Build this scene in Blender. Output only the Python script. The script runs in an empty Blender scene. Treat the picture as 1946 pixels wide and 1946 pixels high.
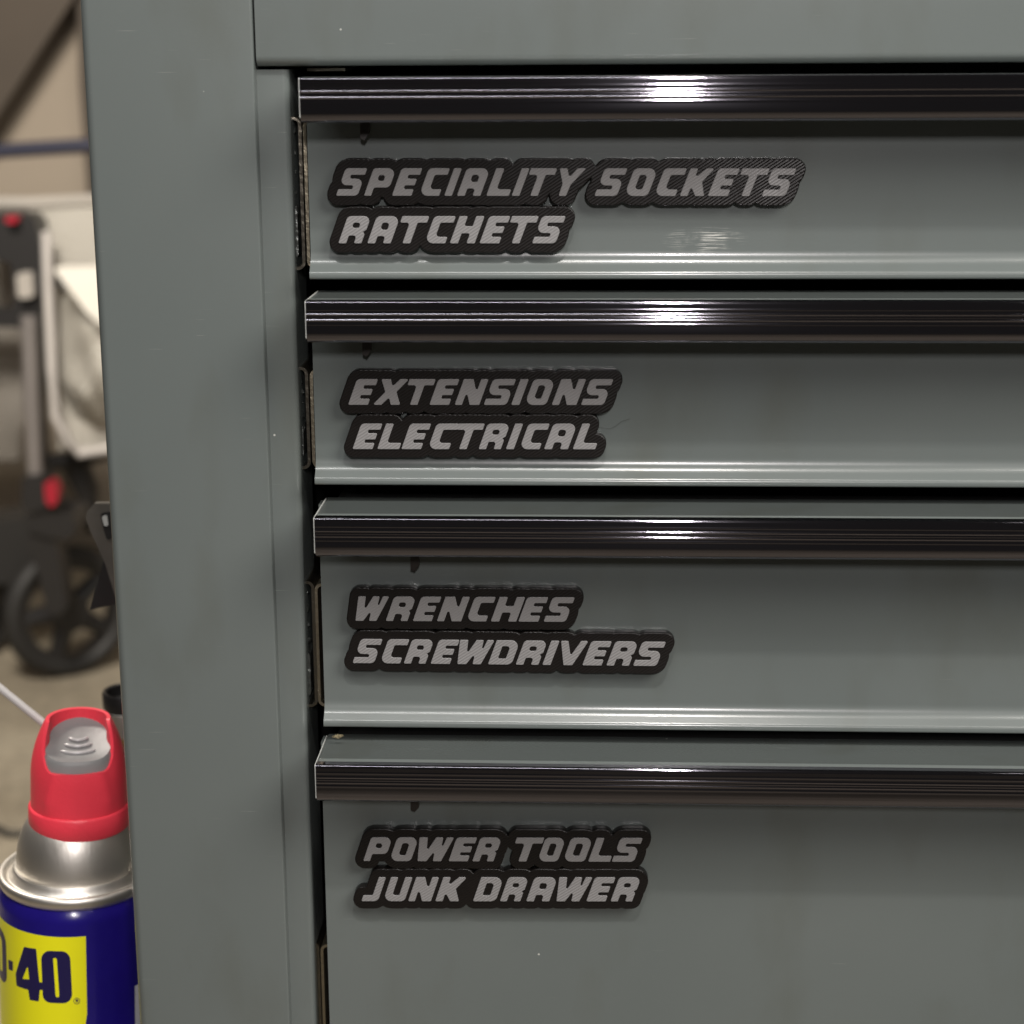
import bpy, bmesh, math, random
import numpy as np
from mathutils import Vector, Matrix
random.seed(7)
R = math.radians
S = bpy.context.scene
COL = S.collection

# ------------------------------------------------------------------ camera
FPX, N = 3480.0, 1946.0
pitch, yaw, roll, DIST = R(13.7), R(2.5), R(0.31), 0.661
fwd = Vector((-math.sin(yaw)*math.cos(pitch), math.cos(yaw)*math.cos(pitch), -math.sin(pitch)))
rt0 = Vector((math.cos(yaw), math.sin(yaw), 0))
up0 = rt0.cross(fwd)
rt = (rt0*math.cos(roll) - up0*math.sin(roll)).normalized()
up = rt.cross(fwd).normalized()
CAM = -fwd*DIST
cd = bpy.data.cameras.new('camera')
cam = bpy.data.objects.new('camera', cd); COL.objects.link(cam)
cam.matrix_world = Matrix(((rt.x, up.x, -fwd.x, CAM.x), (rt.y, up.y, -fwd.y, CAM.y), (rt.z, up.z, -fwd.z, CAM.z), (0, 0, 0, 1)))
cd.sensor_width = 36; cd.lens = 36*FPX/N; cd.clip_start = .01; cd.clip_end = 50
cd.dof.use_dof = True; cd.dof.focus_distance = .664; cd.dof.aperture_fstop = 11.5
S.camera = cam

# ------------------------------------------------------------------ world, lamps, exposure
wd = bpy.data.worlds.new('World'); S.world = wd; wd.use_nodes = True
bg = wd.node_tree.nodes['Background']
bg.inputs[0].default_value = (1.0, .93, .86, 1); bg.inputs[1].default_value = .045
S.view_settings.view_transform = 'Standard'; S.view_settings.look = 'None'
S.view_settings.exposure = -.22; S.view_settings.gamma = 1

def lamp(name, loc, target, sx, sy, watt, col):
    l = bpy.data.lights.new(name, 'AREA'); l.shape = 'RECTANGLE'; l.size = sx; l.size_y = sy
    l.energy = watt; l.color = col
    o = bpy.data.objects.new(name, l); COL.objects.link(o); o.location = loc
    o.rotation_euler = (Vector(target)-Vector(loc)).to_track_quat('-Z', 'Y').to_euler()
    return o
lamp('strip_lamp', (-.36, -.75, 1.23), (-.1, 0, 0), .98, .07, 7.5, (1.0, .985, .96))
lamp('bulb_lamp', (.112, -.76, 1.23), (.05, 0, 0), .045, .045, 8, (1.0, .95, .90))
lamp('right_fill_lamp', (1.05, -.9, 1.05), (.2, 0, 0), .9, .8, 31, (1.0, .965, .90))  # added soft fill from the right, in place of ceiling bounce
lamp('front_lamp', (.127, -1.55, .58), (.1, 0, -.05), .038, .14, 10, (1.0, .94, .93))
lamp('wagon_fill_lamp', (-.8, .8, 1.15), (-.8, 2.5, -.4), .5, .5, 96, (1.0, .93, .83))  # added fill that brightens the wagon and wall from the front

# ------------------------------------------------------------------ helpers
def W(u, v, y=0.0):
    """point of the plane y = const that is seen at photo pixel (u, v)"""
    d = fwd + rt*((u-N/2)/FPX) + up*((N/2-v)/FPX)
    return CAM + d*((y-CAM.y)/d.y)

def link(o, parent=None):
    COL.objects.link(o)
    if parent is not None:
        o.parent = parent
        o.matrix_parent_inverse = parent.matrix_basis.inverted()
    return o
def tag(o, label=None, cat=None, group=None, kind=None):
    for k, v in (('label', label), ('category', cat), ('group', group), ('kind', kind)):
        if v: o[k] = v
    return o
def empty(name, loc, label, cat, group=None, rot=None):
    o = bpy.data.objects.new(name, None); o.location = loc; o.empty_display_size = .02
    if rot: o.rotation_euler = rot
    COL.objects.link(o); return tag(o, label, cat, group)
def mesh(name, verts, faces, mat, parent=None, smooth=False, angle=35):
    me = bpy.data.meshes.new(name); me.from_pydata([tuple(v) for v in verts], [], faces)
    bm = bmesh.new(); bm.from_mesh(me); bmesh.ops.recalc_face_normals(bm, faces=bm.faces)
    bm.to_mesh(me); bm.free()
    me.materials.append(mat)
    o = bpy.data.objects.new(name, me); link(o, parent)
    if smooth: shade(me, angle)
    return o
def shade(me, angle=35):
    me.shade_smooth()
    try: me.set_sharp_from_angle(angle=R(angle))
    except Exception: pass
def bmobj(name, bm, mat, parent=None, smooth=True, angle=35):
    bmesh.ops.recalc_face_normals(bm, faces=bm.faces)
    me = bpy.data.meshes.new(name); bm.to_mesh(me); bm.free(); me.materials.append(mat)
    o = bpy.data.objects.new(name, me); link(o, parent)
    if smooth: shade(me, angle)
    return o
def sweep_x(bm, prof, x0, x1, cham=0.0):
    """closed profile [(y, z)] run along x; cham pulls the ends in a little"""
    xs = [x0, x1]
    n = len(prof); rows = []
    for x in xs: rows.append([bm.verts.new((x, p[0], p[1])) for p in prof])
    for a in range(n):
        b = (a+1) % n
        bm.faces.new((rows[0][a], rows[0][b], rows[1][b], rows[1][a]))
    for r_ in rows:
        try: bm.faces.new(r_)
        except Exception: pass
def box(bm, x0, x1, y0, y1, z0, z1, bev=0.0, seg=2):
    g = bmesh.ops.create_cube(bm, size=1)
    for v in g['verts']:
        v.co = Vector(((x0+x1)/2+v.co.x*(x1-x0), (y0+y1)/2+v.co.y*(y1-y0), (z0+z1)/2+v.co.z*(z1-z0)))
    if bev:
        es = list({e for v in g['verts'] for e in v.link_edges})
        bmesh.ops.bevel(bm, geom=es, offset=bev, segments=seg, profile=.5, affect='EDGES')
def boxo(name, x0, x1, y0, y1, z0, z1, mat, parent=None, bev=0.0):
    bm = bmesh.new(); box(bm, x0, x1, y0, y1, z0, z1, bev); return bmobj(name, bm, mat, parent)
def tube(bm, pts, r, n=12, cap=True):
    pts = [Vector(p) for p in pts]; rs = r if isinstance(r, (list, tuple)) else [r]*len(pts)
    rings = []
    for i, p in enumerate(pts):
        t = (pts[min(i+1, len(pts)-1)]-pts[max(i-1, 0)]).normalized()
        a = t.cross(Vector((0, 0, 1)));
        if a.length < .1: a = t.cross(Vector((0, 1, 0)))
        a.normalize(); b = t.cross(a)
        rings.append([bm.verts.new(p+(a*math.cos(2*math.pi*k/n)+b*math.sin(2*math.pi*k/n))*rs[i]) for k in range(n)])
    for i in range(len(rings)-1):
        for k in range(n):
            bm.faces.new((rings[i][k], rings[i][(k+1) % n], rings[i+1][(k+1) % n], rings[i+1][k]))
    if cap: bm.faces.new(rings[0]); bm.faces.new(rings[-1])
def lathe(bm, prof, n=64, caps=False):
    rings = []
    for r_, z in prof:
        rings.append([bm.verts.new((r_*math.cos(2*math.pi*k/n), r_*math.sin(2*math.pi*k/n), z)) for k in range(n)])
    for i in range(len(rings)-1):
        for k in range(n): bm.faces.new((rings[i][k], rings[i][(k+1) % n], rings[i+1][(k+1) % n], rings[i+1][k]))
    if caps: bm.faces.new(rings[0]); bm.faces.new(rings[-1])
def slab(bm, uvs, y0, y1):
    """outline traced at depth y0, given real thickness back to y1"""
    a = [W(u, v, y0) for u, v in uvs]
    f = [bm.verts.new(p) for p in a]; b = [bm.verts.new((p.x, y1, p.z)) for p in a]
    n = len(a); bm.faces.new(f); bm.faces.new(b)
    for i in range(n): bm.faces.new((f[i], f[(i+1) % n], b[(i+1) % n], b[i]))

# ------------------------------------------------------------------ materials
def nodes(name):
    m = bpy.data.materials.new(name); m.use_nodes = True
    nt = m.node_tree; return m, nt, nt.nodes['Principled BSDF'], nt.nodes, nt.links
def plain(name, col, rough=.5, metal=0.0, spec=.5, bump=0.0, bscale=200, var=0.0, vscale=6, aniso=None, trans=0, coat=0):
    m, nt, p, nd, ln = nodes(name)
    p.inputs['Base Color'].default_value = (*col, 1); p.inputs['Roughness'].default_value = rough
    p.inputs['Metallic'].default_value = metal; p.inputs['Specular IOR Level'].default_value = spec
    if trans: p.inputs['Transmission Weight'].default_value = trans
    if coat: p.inputs['Coat Weight'].default_value = coat; p.inputs['Coat Roughness'].default_value = .08
    tc = nd.new('ShaderNodeTexCoord')
    mp = nd.new('ShaderNodeMapping'); ln.new(tc.outputs['Object'], mp.inputs[0])
    if aniso: mp.inputs['Scale'].default_value = aniso
    if bump:
        n_ = nd.new('ShaderNodeTexNoise'); n_.inputs['Scale'].default_value = bscale; n_.inputs['Detail'].default_value = 3
        ln.new(mp.outputs[0], n_.inputs['Vector'])
        b = nd.new('ShaderNodeBump'); b.inputs['Strength'].default_value = bump; b.inputs['Distance'].default_value = .001
        ln.new(n_.outputs[0], b.inputs['Height']); ln.new(b.outputs[0], p.inputs['Normal'])
    if var:
        n2 = nd.new('ShaderNodeTexNoise'); n2.inputs['Scale'].default_value = vscale; n2.inputs['Detail'].default_value = 5
        ln.new(mp.outputs[0], n2.inputs['Vector'])
        mx = nd.new('ShaderNodeMix'); mx.data_type = 'RGBA'
        mx.inputs[6].default_value = (*[c*(1-var) for c in col], 1); mx.inputs[7].default_value = (*[min(1, c*(1+var)) for c in col], 1)
        ln.new(n2.outputs[0], mx.inputs[0]); ln.new(mx.outputs[2], p.inputs['Base Color'])
    return m

def paint_mat():
    m, nt, p, nd, ln = nodes('grey_green_paint')
    p.inputs['Roughness'].default_value = .27
    p.inputs['Specular IOR Level'].default_value = .5
    tc = nd.new('ShaderNodeTexCoord')
    def noise(scale, det=2, mscale=None, rot=None):
        n_ = nd.new('ShaderNodeTexNoise'); n_.inputs['Scale'].default_value = scale; n_.inputs['Detail'].default_value = det
        if mscale:
            mp = nd.new('ShaderNodeMapping'); mp.inputs['Scale'].default_value = mscale
            if rot: mp.inputs['Rotation'].default_value = rot
            ln.new(tc.outputs['Object'], mp.inputs[0]); ln.new(mp.outputs[0], n_.inputs['Vector'])
        else: ln.new(tc.outputs['Object'], n_.inputs['Vector'])
        return n_.outputs[0]
    def ramp(src, a, b, ca=(0, 0, 0, 1), cb=(1, 1, 1, 1)):
        r_ = nd.new('ShaderNodeValToRGB'); r_.color_ramp.elements[0].position = a; r_.color_ramp.elements[1].position = b
        r_.color_ramp.elements[0].color = ca; r_.color_ramp.elements[1].color = cb
        ln.new(src, r_.inputs[0]); return r_.outputs[0]
    def math_(op, a, b):
        n_ = nd.new('ShaderNodeMath'); n_.operation = op
        for i, s in enumerate((a, b)):
            if isinstance(s, (int, float)): n_.inputs[i].default_value = s
            else: ln.new(s, n_.inputs[i])
        return n_.outputs[0]
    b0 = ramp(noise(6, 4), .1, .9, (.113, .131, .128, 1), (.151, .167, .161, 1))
    gr = ramp(noise(1, 5, (34, 34, 14)), .52, .80)  # broad olive mottle put into the colour to imitate blotchy reflections
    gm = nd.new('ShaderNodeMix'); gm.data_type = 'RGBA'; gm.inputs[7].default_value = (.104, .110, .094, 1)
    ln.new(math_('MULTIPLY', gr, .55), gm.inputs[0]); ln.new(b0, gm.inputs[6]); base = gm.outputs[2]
    # scuffed spot on the upper drawer, built from short scratches around one point
    sx = W(1340, 456); sp = nd.new('ShaderNodeSeparateXYZ'); ln.new(tc.outputs['Object'], sp.inputs[0])
    dx = math_('MULTIPLY', math_('SUBTRACT', sp.outputs[0], sx.x), 1/.0155)
    dz = math_('MULTIPLY', math_('SUBTRACT', sp.outputs[2], sx.z), 1/.0050)
    d2 = math_('ADD', math_('MULTIPLY', dx, dx), math_('MULTIPLY', dz, dz))
    near = math_('SUBTRACT', 1.0, math_('MINIMUM', d2, 1.0))
    scr = ramp(noise(1, 3, (85, 1, 3600), (0, R(8), 0)), .52, .64)
    scuff = math_('MINIMUM', math_('MULTIPLY', math_('MULTIPLY', math_('MULTIPLY', scr, near), ramp(noise(120, 3), .36, .58)), 1.8), .95)
    # sparse fine scratches and dust specks everywhere
    fine = ramp(noise(1, 2, (45, 900, 2600), (0, R(-4), 0)), .745, .82)
    fine = math_('MULTIPLY', fine, .28)
    vo = nd.new('ShaderNodeTexVoronoi'); vo.inputs['Scale'].default_value = 105; ln.new(tc.outputs['Object'], vo.inputs['Vector'])
    mr = nd.new('ShaderNodeMapRange'); mr.inputs['From Min'].default_value = .05; mr.inputs['From Max'].default_value = .03
    ln.new(vo.outputs['Distance'], mr.inputs['Value']); spk = mr.outputs[0]
    wn = nd.new('ShaderNodeSeparateColor'); ln.new(vo.outputs['Color'], wn.inputs[0])
    keep = math_('GREATER_THAN', wn.outputs[0], .965)
    speck = math_('MULTIPLY', math_('MULTIPLY', spk, keep), .75)
    wear = math_('MAXIMUM', math_('MAXIMUM', scuff, fine), speck)
    mx = nd.new('ShaderNodeMix'); mx.data_type = 'RGBA'; mx.inputs[7].default_value = (.62, .62, .58, 1)
    ln.new(wear, mx.inputs[0]); ln.new(base, mx.inputs[6]); ln.new(mx.outputs[2], p.inputs['Base Color'])
    p.inputs['Coat Weight'].default_value = .38; p.inputs['Coat Roughness'].default_value = .10
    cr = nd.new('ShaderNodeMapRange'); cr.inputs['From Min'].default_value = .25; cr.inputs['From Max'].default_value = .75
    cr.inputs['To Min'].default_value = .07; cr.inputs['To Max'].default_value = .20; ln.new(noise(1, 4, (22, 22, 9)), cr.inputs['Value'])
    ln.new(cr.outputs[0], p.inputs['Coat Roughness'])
    b = nd.new('ShaderNodeBump'); b.inputs['Strength'].default_value = .016; b.inputs['Distance'].default_value = .001
    ln.new(noise(900, 2), b.inputs['Height'])
    b2 = nd.new('ShaderNodeBump'); b2.inputs['Strength'].default_value = .05; b2.inputs['Distance'].default_value = .003
    ln.new(noise(11, 0), b2.inputs['Height']); ln.new(b.outputs[0], b2.inputs['Normal'])
    ln.new(b2.outputs[0], p.inputs['Normal'])
    return m
PAINT = paint_mat()

def chrome_mat():
    m, nt, p, nd, ln = nodes('polished_aluminium')
    p.inputs['Metallic'].default_value = 1; p.inputs['Base Color'].default_value = (.185, .178, .205, 1)
    tc = nd.new('ShaderNodeTexCoord'); mp = nd.new('ShaderNodeMapping'); mp.inputs['Scale'].default_value = (3, 300, 900)
    ln.new(tc.outputs['Object'], mp.inputs[0])
    n_ = nd.new('ShaderNodeTexNoise'); n_.inputs['Scale'].default_value = 1; n_.inputs['Detail'].default_value = 3; ln.new(mp.outputs[0], n_.inputs['Vector'])
    tg = nd.new('ShaderNodeTangent'); tg.direction_type = 'RADIAL'; tg.axis = 'X'; ln.new(tg.outputs[0], p.inputs['Tangent']); p.inputs['Anisotropic'].default_value = .92; p.inputs['Anisotropic Rotation'].default_value = 0
    n2 = nd.new('ShaderNodeTexNoise'); n2.inputs['Scale'].default_value = 1; n2.inputs['Detail'].default_value = 3; ln.new(mp.outputs[0], n2.inputs['Vector'])
    r_ = nd.new('ShaderNodeValToRGB'); r_.color_ramp.elements[0].color = (.13, .13, .13, 1); r_.color_ramp.elements[1].color = (.19, .19, .19, 1)
    r_.color_ramp.elements[0].position = .35; r_.color_ramp.elements[1].position = .75
    p.inputs['Roughness'].default_value = .085
    return m
CHROME = chrome_mat()

def print_mat(name, col, rough, line=.5, metal=0.0, spec=.5):
    """3D printed plastic: fine diagonal tool-path lines"""
    m, nt, p, nd, ln = nodes(name)
    p.inputs['Roughness'].default_value = rough; p.inputs['Metallic'].default_value = metal; p.inputs['Specular IOR Level'].default_value = spec
    tc = nd.new('ShaderNodeTexCoord'); mp = nd.new('ShaderNodeMapping'); mp.inputs['Rotation'].default_value = (0, R(33), 0)
    ln.new(tc.outputs['Object'], mp.inputs[0])
    wv = nd.new('ShaderNodeTexWave'); wv.wave_type = 'BANDS'; wv.bands_direction = 'Z'; wv.inputs['Scale'].default_value = 330
    wv.inputs['Distortion'].default_value = .6; wv.inputs['Detail'].default_value = 1
    ln.new(mp.outputs[0], wv.inputs['Vector'])
    n_ = nd.new('ShaderNodeTexNoise'); n_.inputs['Scale'].default_value = 60; n_.inputs['Detail'].default_value = 4; ln.new(tc.outputs['Object'], n_.inputs['Vector'])
    mul = nd.new('ShaderNodeMath'); mul.operation = 'MULTIPLY'; ln.new(wv.outputs['Fac'], mul.inputs[0]); ln.new(n_.outputs[0], mul.inputs[1])
    ge = nd.new('ShaderNodeNewGeometry'); sx = nd.new('ShaderNodeSeparateXYZ'); ln.new(ge.outputs['Normal'], sx.inputs[0])
    fr = nd.new('ShaderNodeMapRange'); fr.inputs['From Min'].default_value = -.85; fr.inputs['From Max'].default_value = -.99; fr.inputs['To Max'].default_value = line
    ln.new(sx.outputs[1], fr.inputs['Value'])
    b = nd.new('ShaderNodeBump'); ln.new(fr.outputs[0], b.inputs['Strength']); b.inputs['Distance'].default_value = .0005
    ln.new(mul.outputs[0], b.inputs['Height']); ln.new(b.outputs[0], p.inputs['Normal'])
    mx = nd.new('ShaderNodeMix'); mx.data_type = 'RGBA'
    mx.inputs[6].default_value = (*[c*.93 for c in col], 1); mx.inputs[7].default_value = (*[c*1.07 for c in col], 1)
    ln.new(mul.outputs[0], mx.inputs[0]); ln.new(mx.outputs[2], p.inputs['Base Color'])
    return m
PBLACK = print_mat('printed_black_plastic', (.0085, .007, .0065), .32, .38, spec=.32)
PSILVER = print_mat('printed_silver_plastic', (.255, .248, .25), .28, .45, spec=.4)
DARK = plain('shade_black_interior', (.010, .010, .010), .8, bump=.1)  # near-black colour puts the shade of the gaps into the surfaces
BLACK = plain('black_plastic', (.015, .014, .014), .4, bump=.1, bscale=400)
ZINC = plain('zinc_plated_steel', (.24, .22, .18), .30, metal=1, bump=.25, bscale=500, var=.2, vscale=90)
ZINCB = plain('bright_zinc_edge', (.42, .375, .28), .36, metal=1, bump=.25, bscale=500, var=.2, vscale=90)
GREASE = plain('greased_steel', (.16, .17, .16), .35, metal=.8, bump=.8, bscale=350, var=.5, vscale=200)
ENDCAP = plain('worn_lip_edge', (.46, .47, .45), .45, bump=.1, var=.2, vscale=60)
LATCH = plain('dark_latch_plastic', (.02, .016, .014), .35)
RED = plain('red_cap_plastic', (.95, .058, .092), .38, bump=.15, bscale=700, var=.05, vscale=60)
BUTTON = plain('smoky_grey_plastic', (.27, .265, .265), .42, bump=.1, bscale=300, var=.12, vscale=120, trans=.12)
RIB = plain('pale_grey_plastic', (.50, .48, .48), .3, var=.05, vscale=100)
CANMET = plain('brushed_tin', (.80, .76, .70), .44, metal=1, bump=.12, bscale=260, var=.08, vscale=50, aniso=(1, 1, .25))
BLUE = plain('deep_blue_print', (.012, .006, .17), .22, bump=.05, bscale=300, var=.2, vscale=70, coat=.3)
YEL = plain('yellow_print', (.93, .88, .012), .33, var=.04, vscale=50)
NAVY = plain('navy_print', (.014, .010, .07), .35)
WHITE = plain('white_print', (.72, .72, .74), .4)
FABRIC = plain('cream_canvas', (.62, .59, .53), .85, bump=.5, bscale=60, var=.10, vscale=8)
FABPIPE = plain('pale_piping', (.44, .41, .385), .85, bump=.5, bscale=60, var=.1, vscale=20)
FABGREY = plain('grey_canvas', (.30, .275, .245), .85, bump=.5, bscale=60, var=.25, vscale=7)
STEEL = plain('grey_steel_tube', (.22, .20, .19), .4, metal=.4, var=.1, vscale=10)
RUBBER = plain('black_rubber', (.014, .013, .012), .6, bump=.4, bscale=60, var=.2, vscale=10)
REDP = plain('red_button_plastic', (.30, .012, .025), .35, var=.05, vscale=60)
NAVYC = plain('navy_foam', (.007, .008, .024), .6, bump=.3, bscale=80, var=.1, vscale=10)
WALLM = plain('beige_wall_paint', (.37, .31, .245), .8, bump=.2, bscale=30, var=.05, vscale=3)
BROWN = plain('flat_dark_brown', (.075, .058, .043), .7, bump=.2, bscale=20, var=.2, vscale=5)
AMBER = plain('amber_print', (.40, .22, .03), .35, var=.1, vscale=30)
BRACK = plain('worn_grey_bracket', (.12, .11, .095), .45, metal=.4, bump=.3, bscale=150, var=.3, vscale=40)
TUBEW = plain('cloudy_straw_plastic', (.55, .53, .52), .35, var=.05, vscale=30)

def floor_mat():
    m, nt, p, nd, ln = nodes('dusty_concrete')
    p.inputs['Roughness'].default_value = .8
    tc = nd.new('ShaderNodeTexCoord')
    n1 = nd.new('ShaderNodeTexNoise'); n1.inputs['Scale'].default_value = 3; n1.inputs['Detail'].default_value = 8
    n2 = nd.new('ShaderNodeTexNoise'); n2.inputs['Scale'].default_value = 45; n2.inputs['Detail'].default_value = 6
    ln.new(tc.outputs['Object'], n1.inputs['Vector']); ln.new(tc.outputs['Object'], n2.inputs['Vector'])
    r1 = nd.new('ShaderNodeValToRGB'); r1.color_ramp.elements[0].position = .3; r1.color_ramp.elements[1].position = .72
    r1.color_ramp.elements[0].color = (.19, .16, .115, 1); r1.color_ramp.elements[1].color = (.31, .27, .205, 1)
    ln.new(n1.outputs[0], r1.inputs[0])
    mx = nd.new('ShaderNodeMix'); mx.data_type = 'RGBA'; mx.blend_type = 'OVERLAY'; mx.inputs[0].default_value = .5
    ln.new(r1.outputs[0], mx.inputs[6]); ln.new(n2.outputs[1], mx.inputs[7]) if False else ln.new(n2.outputs[0], mx.inputs[7])
    ln.new(mx.outputs[2], p.inputs['Base Color'])
    b = nd.new('ShaderNodeBump'); b.inputs['Strength'].default_value = .3; b.inputs['Distance'].default_value = .004
    ln.new(n2.outputs[0], b.inputs['Height']); ln.new(b.outputs[0], p.inputs['Normal'])
    return m
FLOORM = floor_mat()

# ------------------------------------------------------------------ setting: floor, wall
YW = 2.55                                   # depth of the wagon
FLOOR = W(130, 1281, YW).z
tag(mesh('floor', [(-4, -2.2, FLOOR), (4, -2.2, FLOOR), (4, 3.8, FLOOR), (-4, 3.8, FLOOR)], [(0, 1, 2, 3)], FLOORM), kind='structure')
tag(boxo('wall', -4, 4, 3.5, 3.6, FLOOR, 1.7, WALLM), kind='structure')

# ------------------------------------------------------------------ the tool chest
XP0 = W(150, 0).x; XP0 = (W(150, 0).x + W(266, 1946).x)/2          # left edge of the post
XP1 = (W(479, 0).x + W(553, 1946).x)/2                              # right edge of the post
XR = .47                                                            # right side, outside the frame
ZT = .30; ZB = FLOOR+.10
chest = empty('tool_chest', (.15, .2, FLOOR), 'grey-green painted steel tool chest with four long bright-edged drawers', 'tool chest')

def rounded_poly(pts, seg=5):
    out = []; n = len(pts)
    for i in range(n):
        p = Vector(pts[i][:2]); r_ = pts[i][2] if len(pts[i]) > 2 else 0
        a = Vector(pts[i-1][:2]); b = Vector(pts[(i+1) % n][:2])
        if r_ <= 0: out.append((p.x, p.y)); continue
        da = (a-p); db = (b-p); la, lb = da.length, db.length; da.normalize(); db.normalize()
        cosv = max(-1, min(1, da.dot(db))); ang = math.acos(cosv)
        if ang > math.pi-.05: out.append((p.x, p.y)); continue
        t = min(r_/math.tan(ang/2), la*.48, lb*.48); rr = t*math.tan(ang/2)
        c = p+(da+db).normalized()*(rr/math.sin(ang/2))
        s = p+da*t-c; e = p+db*t-c
        a0 = math.atan2(s.y, s.x); a1 = math.atan2(e.y, e.x); d = a1-a0
        while d > math.pi: d -= 2*math.pi
        while d < -math.pi: d += 2*math.pi
        for k in range(seg+1):
            q = a0+d*k/seg; out.append((c.x+rr*math.cos(q), c.y+rr*math.sin(q)))
    return out
def sweep_z(name, prof, z0, z1, mat, parent):
    """closed profile [(x, y)] run along z"""
    bm = bmesh.new(); n = len(prof)
    a = [bm.verts.new((p[0], p[1], z0)) for p in prof]; b = [bm.verts.new((p[0], p[1], z1)) for p in prof]
    for i in range(n): bm.faces.new((a[i], a[(i+1) % n], b[(i+1) % n], b[i]))
    bm.faces.new(a); bm.faces.new(b); return bmobj(name, bm, mat, parent)
# corner post: rounded left edge, folded back on both sides
prof = rounded_poly([(XP0, .030, 0), (XP0, -.002, .0035), (XP1, -.002, .0008), (XP1, .030, 0)], 8)
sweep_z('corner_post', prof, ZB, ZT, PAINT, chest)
# set-back flange right of the post (it narrows slightly towards the bottom)
zf0 = W(515, 132, .002).z
bm = bmesh.new()
rows = []
for (v, ur) in ((132, 547.4), (571, 560), (972, 572.8), (1370, 582), (1940, 593.5)):
    xr = W(ur, v, .002).x; z = W(ur, v, .002).z
    if v == 1940: z = ZB
    pr = rounded_poly([(XP1-.004, .03, 0), (XP1-.004, .0030, 0), (xr, .0030, .0022), (xr, .03, 0)], 6)
    rows.append([bm.verts.new((p[0], p[1], z)) for p in pr])
for i in range(len(rows)-1):
    n = len(rows[i])
    for k in range(n): bm.faces.new((rows[i][k], rows[i][(k+1) % n], rows[i+1][(k+1) % n], rows[i+1][k]))
bm.faces.new(rows[0]); bm.faces.new(rows[-1])
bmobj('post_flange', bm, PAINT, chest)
# top rail
zr = W(900, 124, -.001).z
bm = bmesh.new()
sweep_x(bm, rounded_poly([(.03, zr), (-.0008, zr, .0035), (-.0008, ZT, .002), (.03, ZT)], 8), XP1+.0007, XR-.055)
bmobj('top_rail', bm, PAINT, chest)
prof = rounded_poly([(XR-.055, .030, 0), (XR-.055, -.002, .0008), (XR, -.002, .0035), (XR, .030, 0)], 8)
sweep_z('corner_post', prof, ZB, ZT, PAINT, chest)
boxo('side_panel', XP0+.006, XP0+.0085, .030, .46, ZB, ZT, PAINT, chest)
boxo('side_panel', XR-.0085, XR-.006, .030, .46, ZB, ZT, PAINT, chest)
boxo('back_panel', XP0+.0085, XR-.0085, .457, .46, ZB, ZT, PAINT, chest)
boxo('top_panel', XP0, XR, .0305, .46, ZT-.003, ZT+.0, PAINT, chest)
boxo('base_panel', XP0+.01, XR-.01, .03, .455, ZB, ZB+.003, PAINT, chest)
xin = W(560, 600, .03).x-.004
boxo('inner_wall', xin-.0015, xin, .0305, .45, ZB+.01, ZT-.01, DARK, chest)
for cx, cy in ((XP0+.05, .07), (XR-.05, .07), (XP0+.05, .41), (XR-.05, .41)):       # casters, below the picture
    bm = bmesh.new(); tube(bm, [(cx-.014, cy, FLOOR+.0455), (cx+.014, cy, FLOOR+.0455)], .045, 24)
    c = bmobj('caster', bm, RUBBER, chest)
    bm = bmesh.new(); box(bm, cx-.022, cx-.016, cy-.02, cy+.02, FLOOR+.03, ZB); box(bm, cx+.016, cx+.022, cy-.02, cy+.02, FLOOR+.03, ZB)
    c2 = bmobj('caster_fork', bm, ZINC, c)

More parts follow.
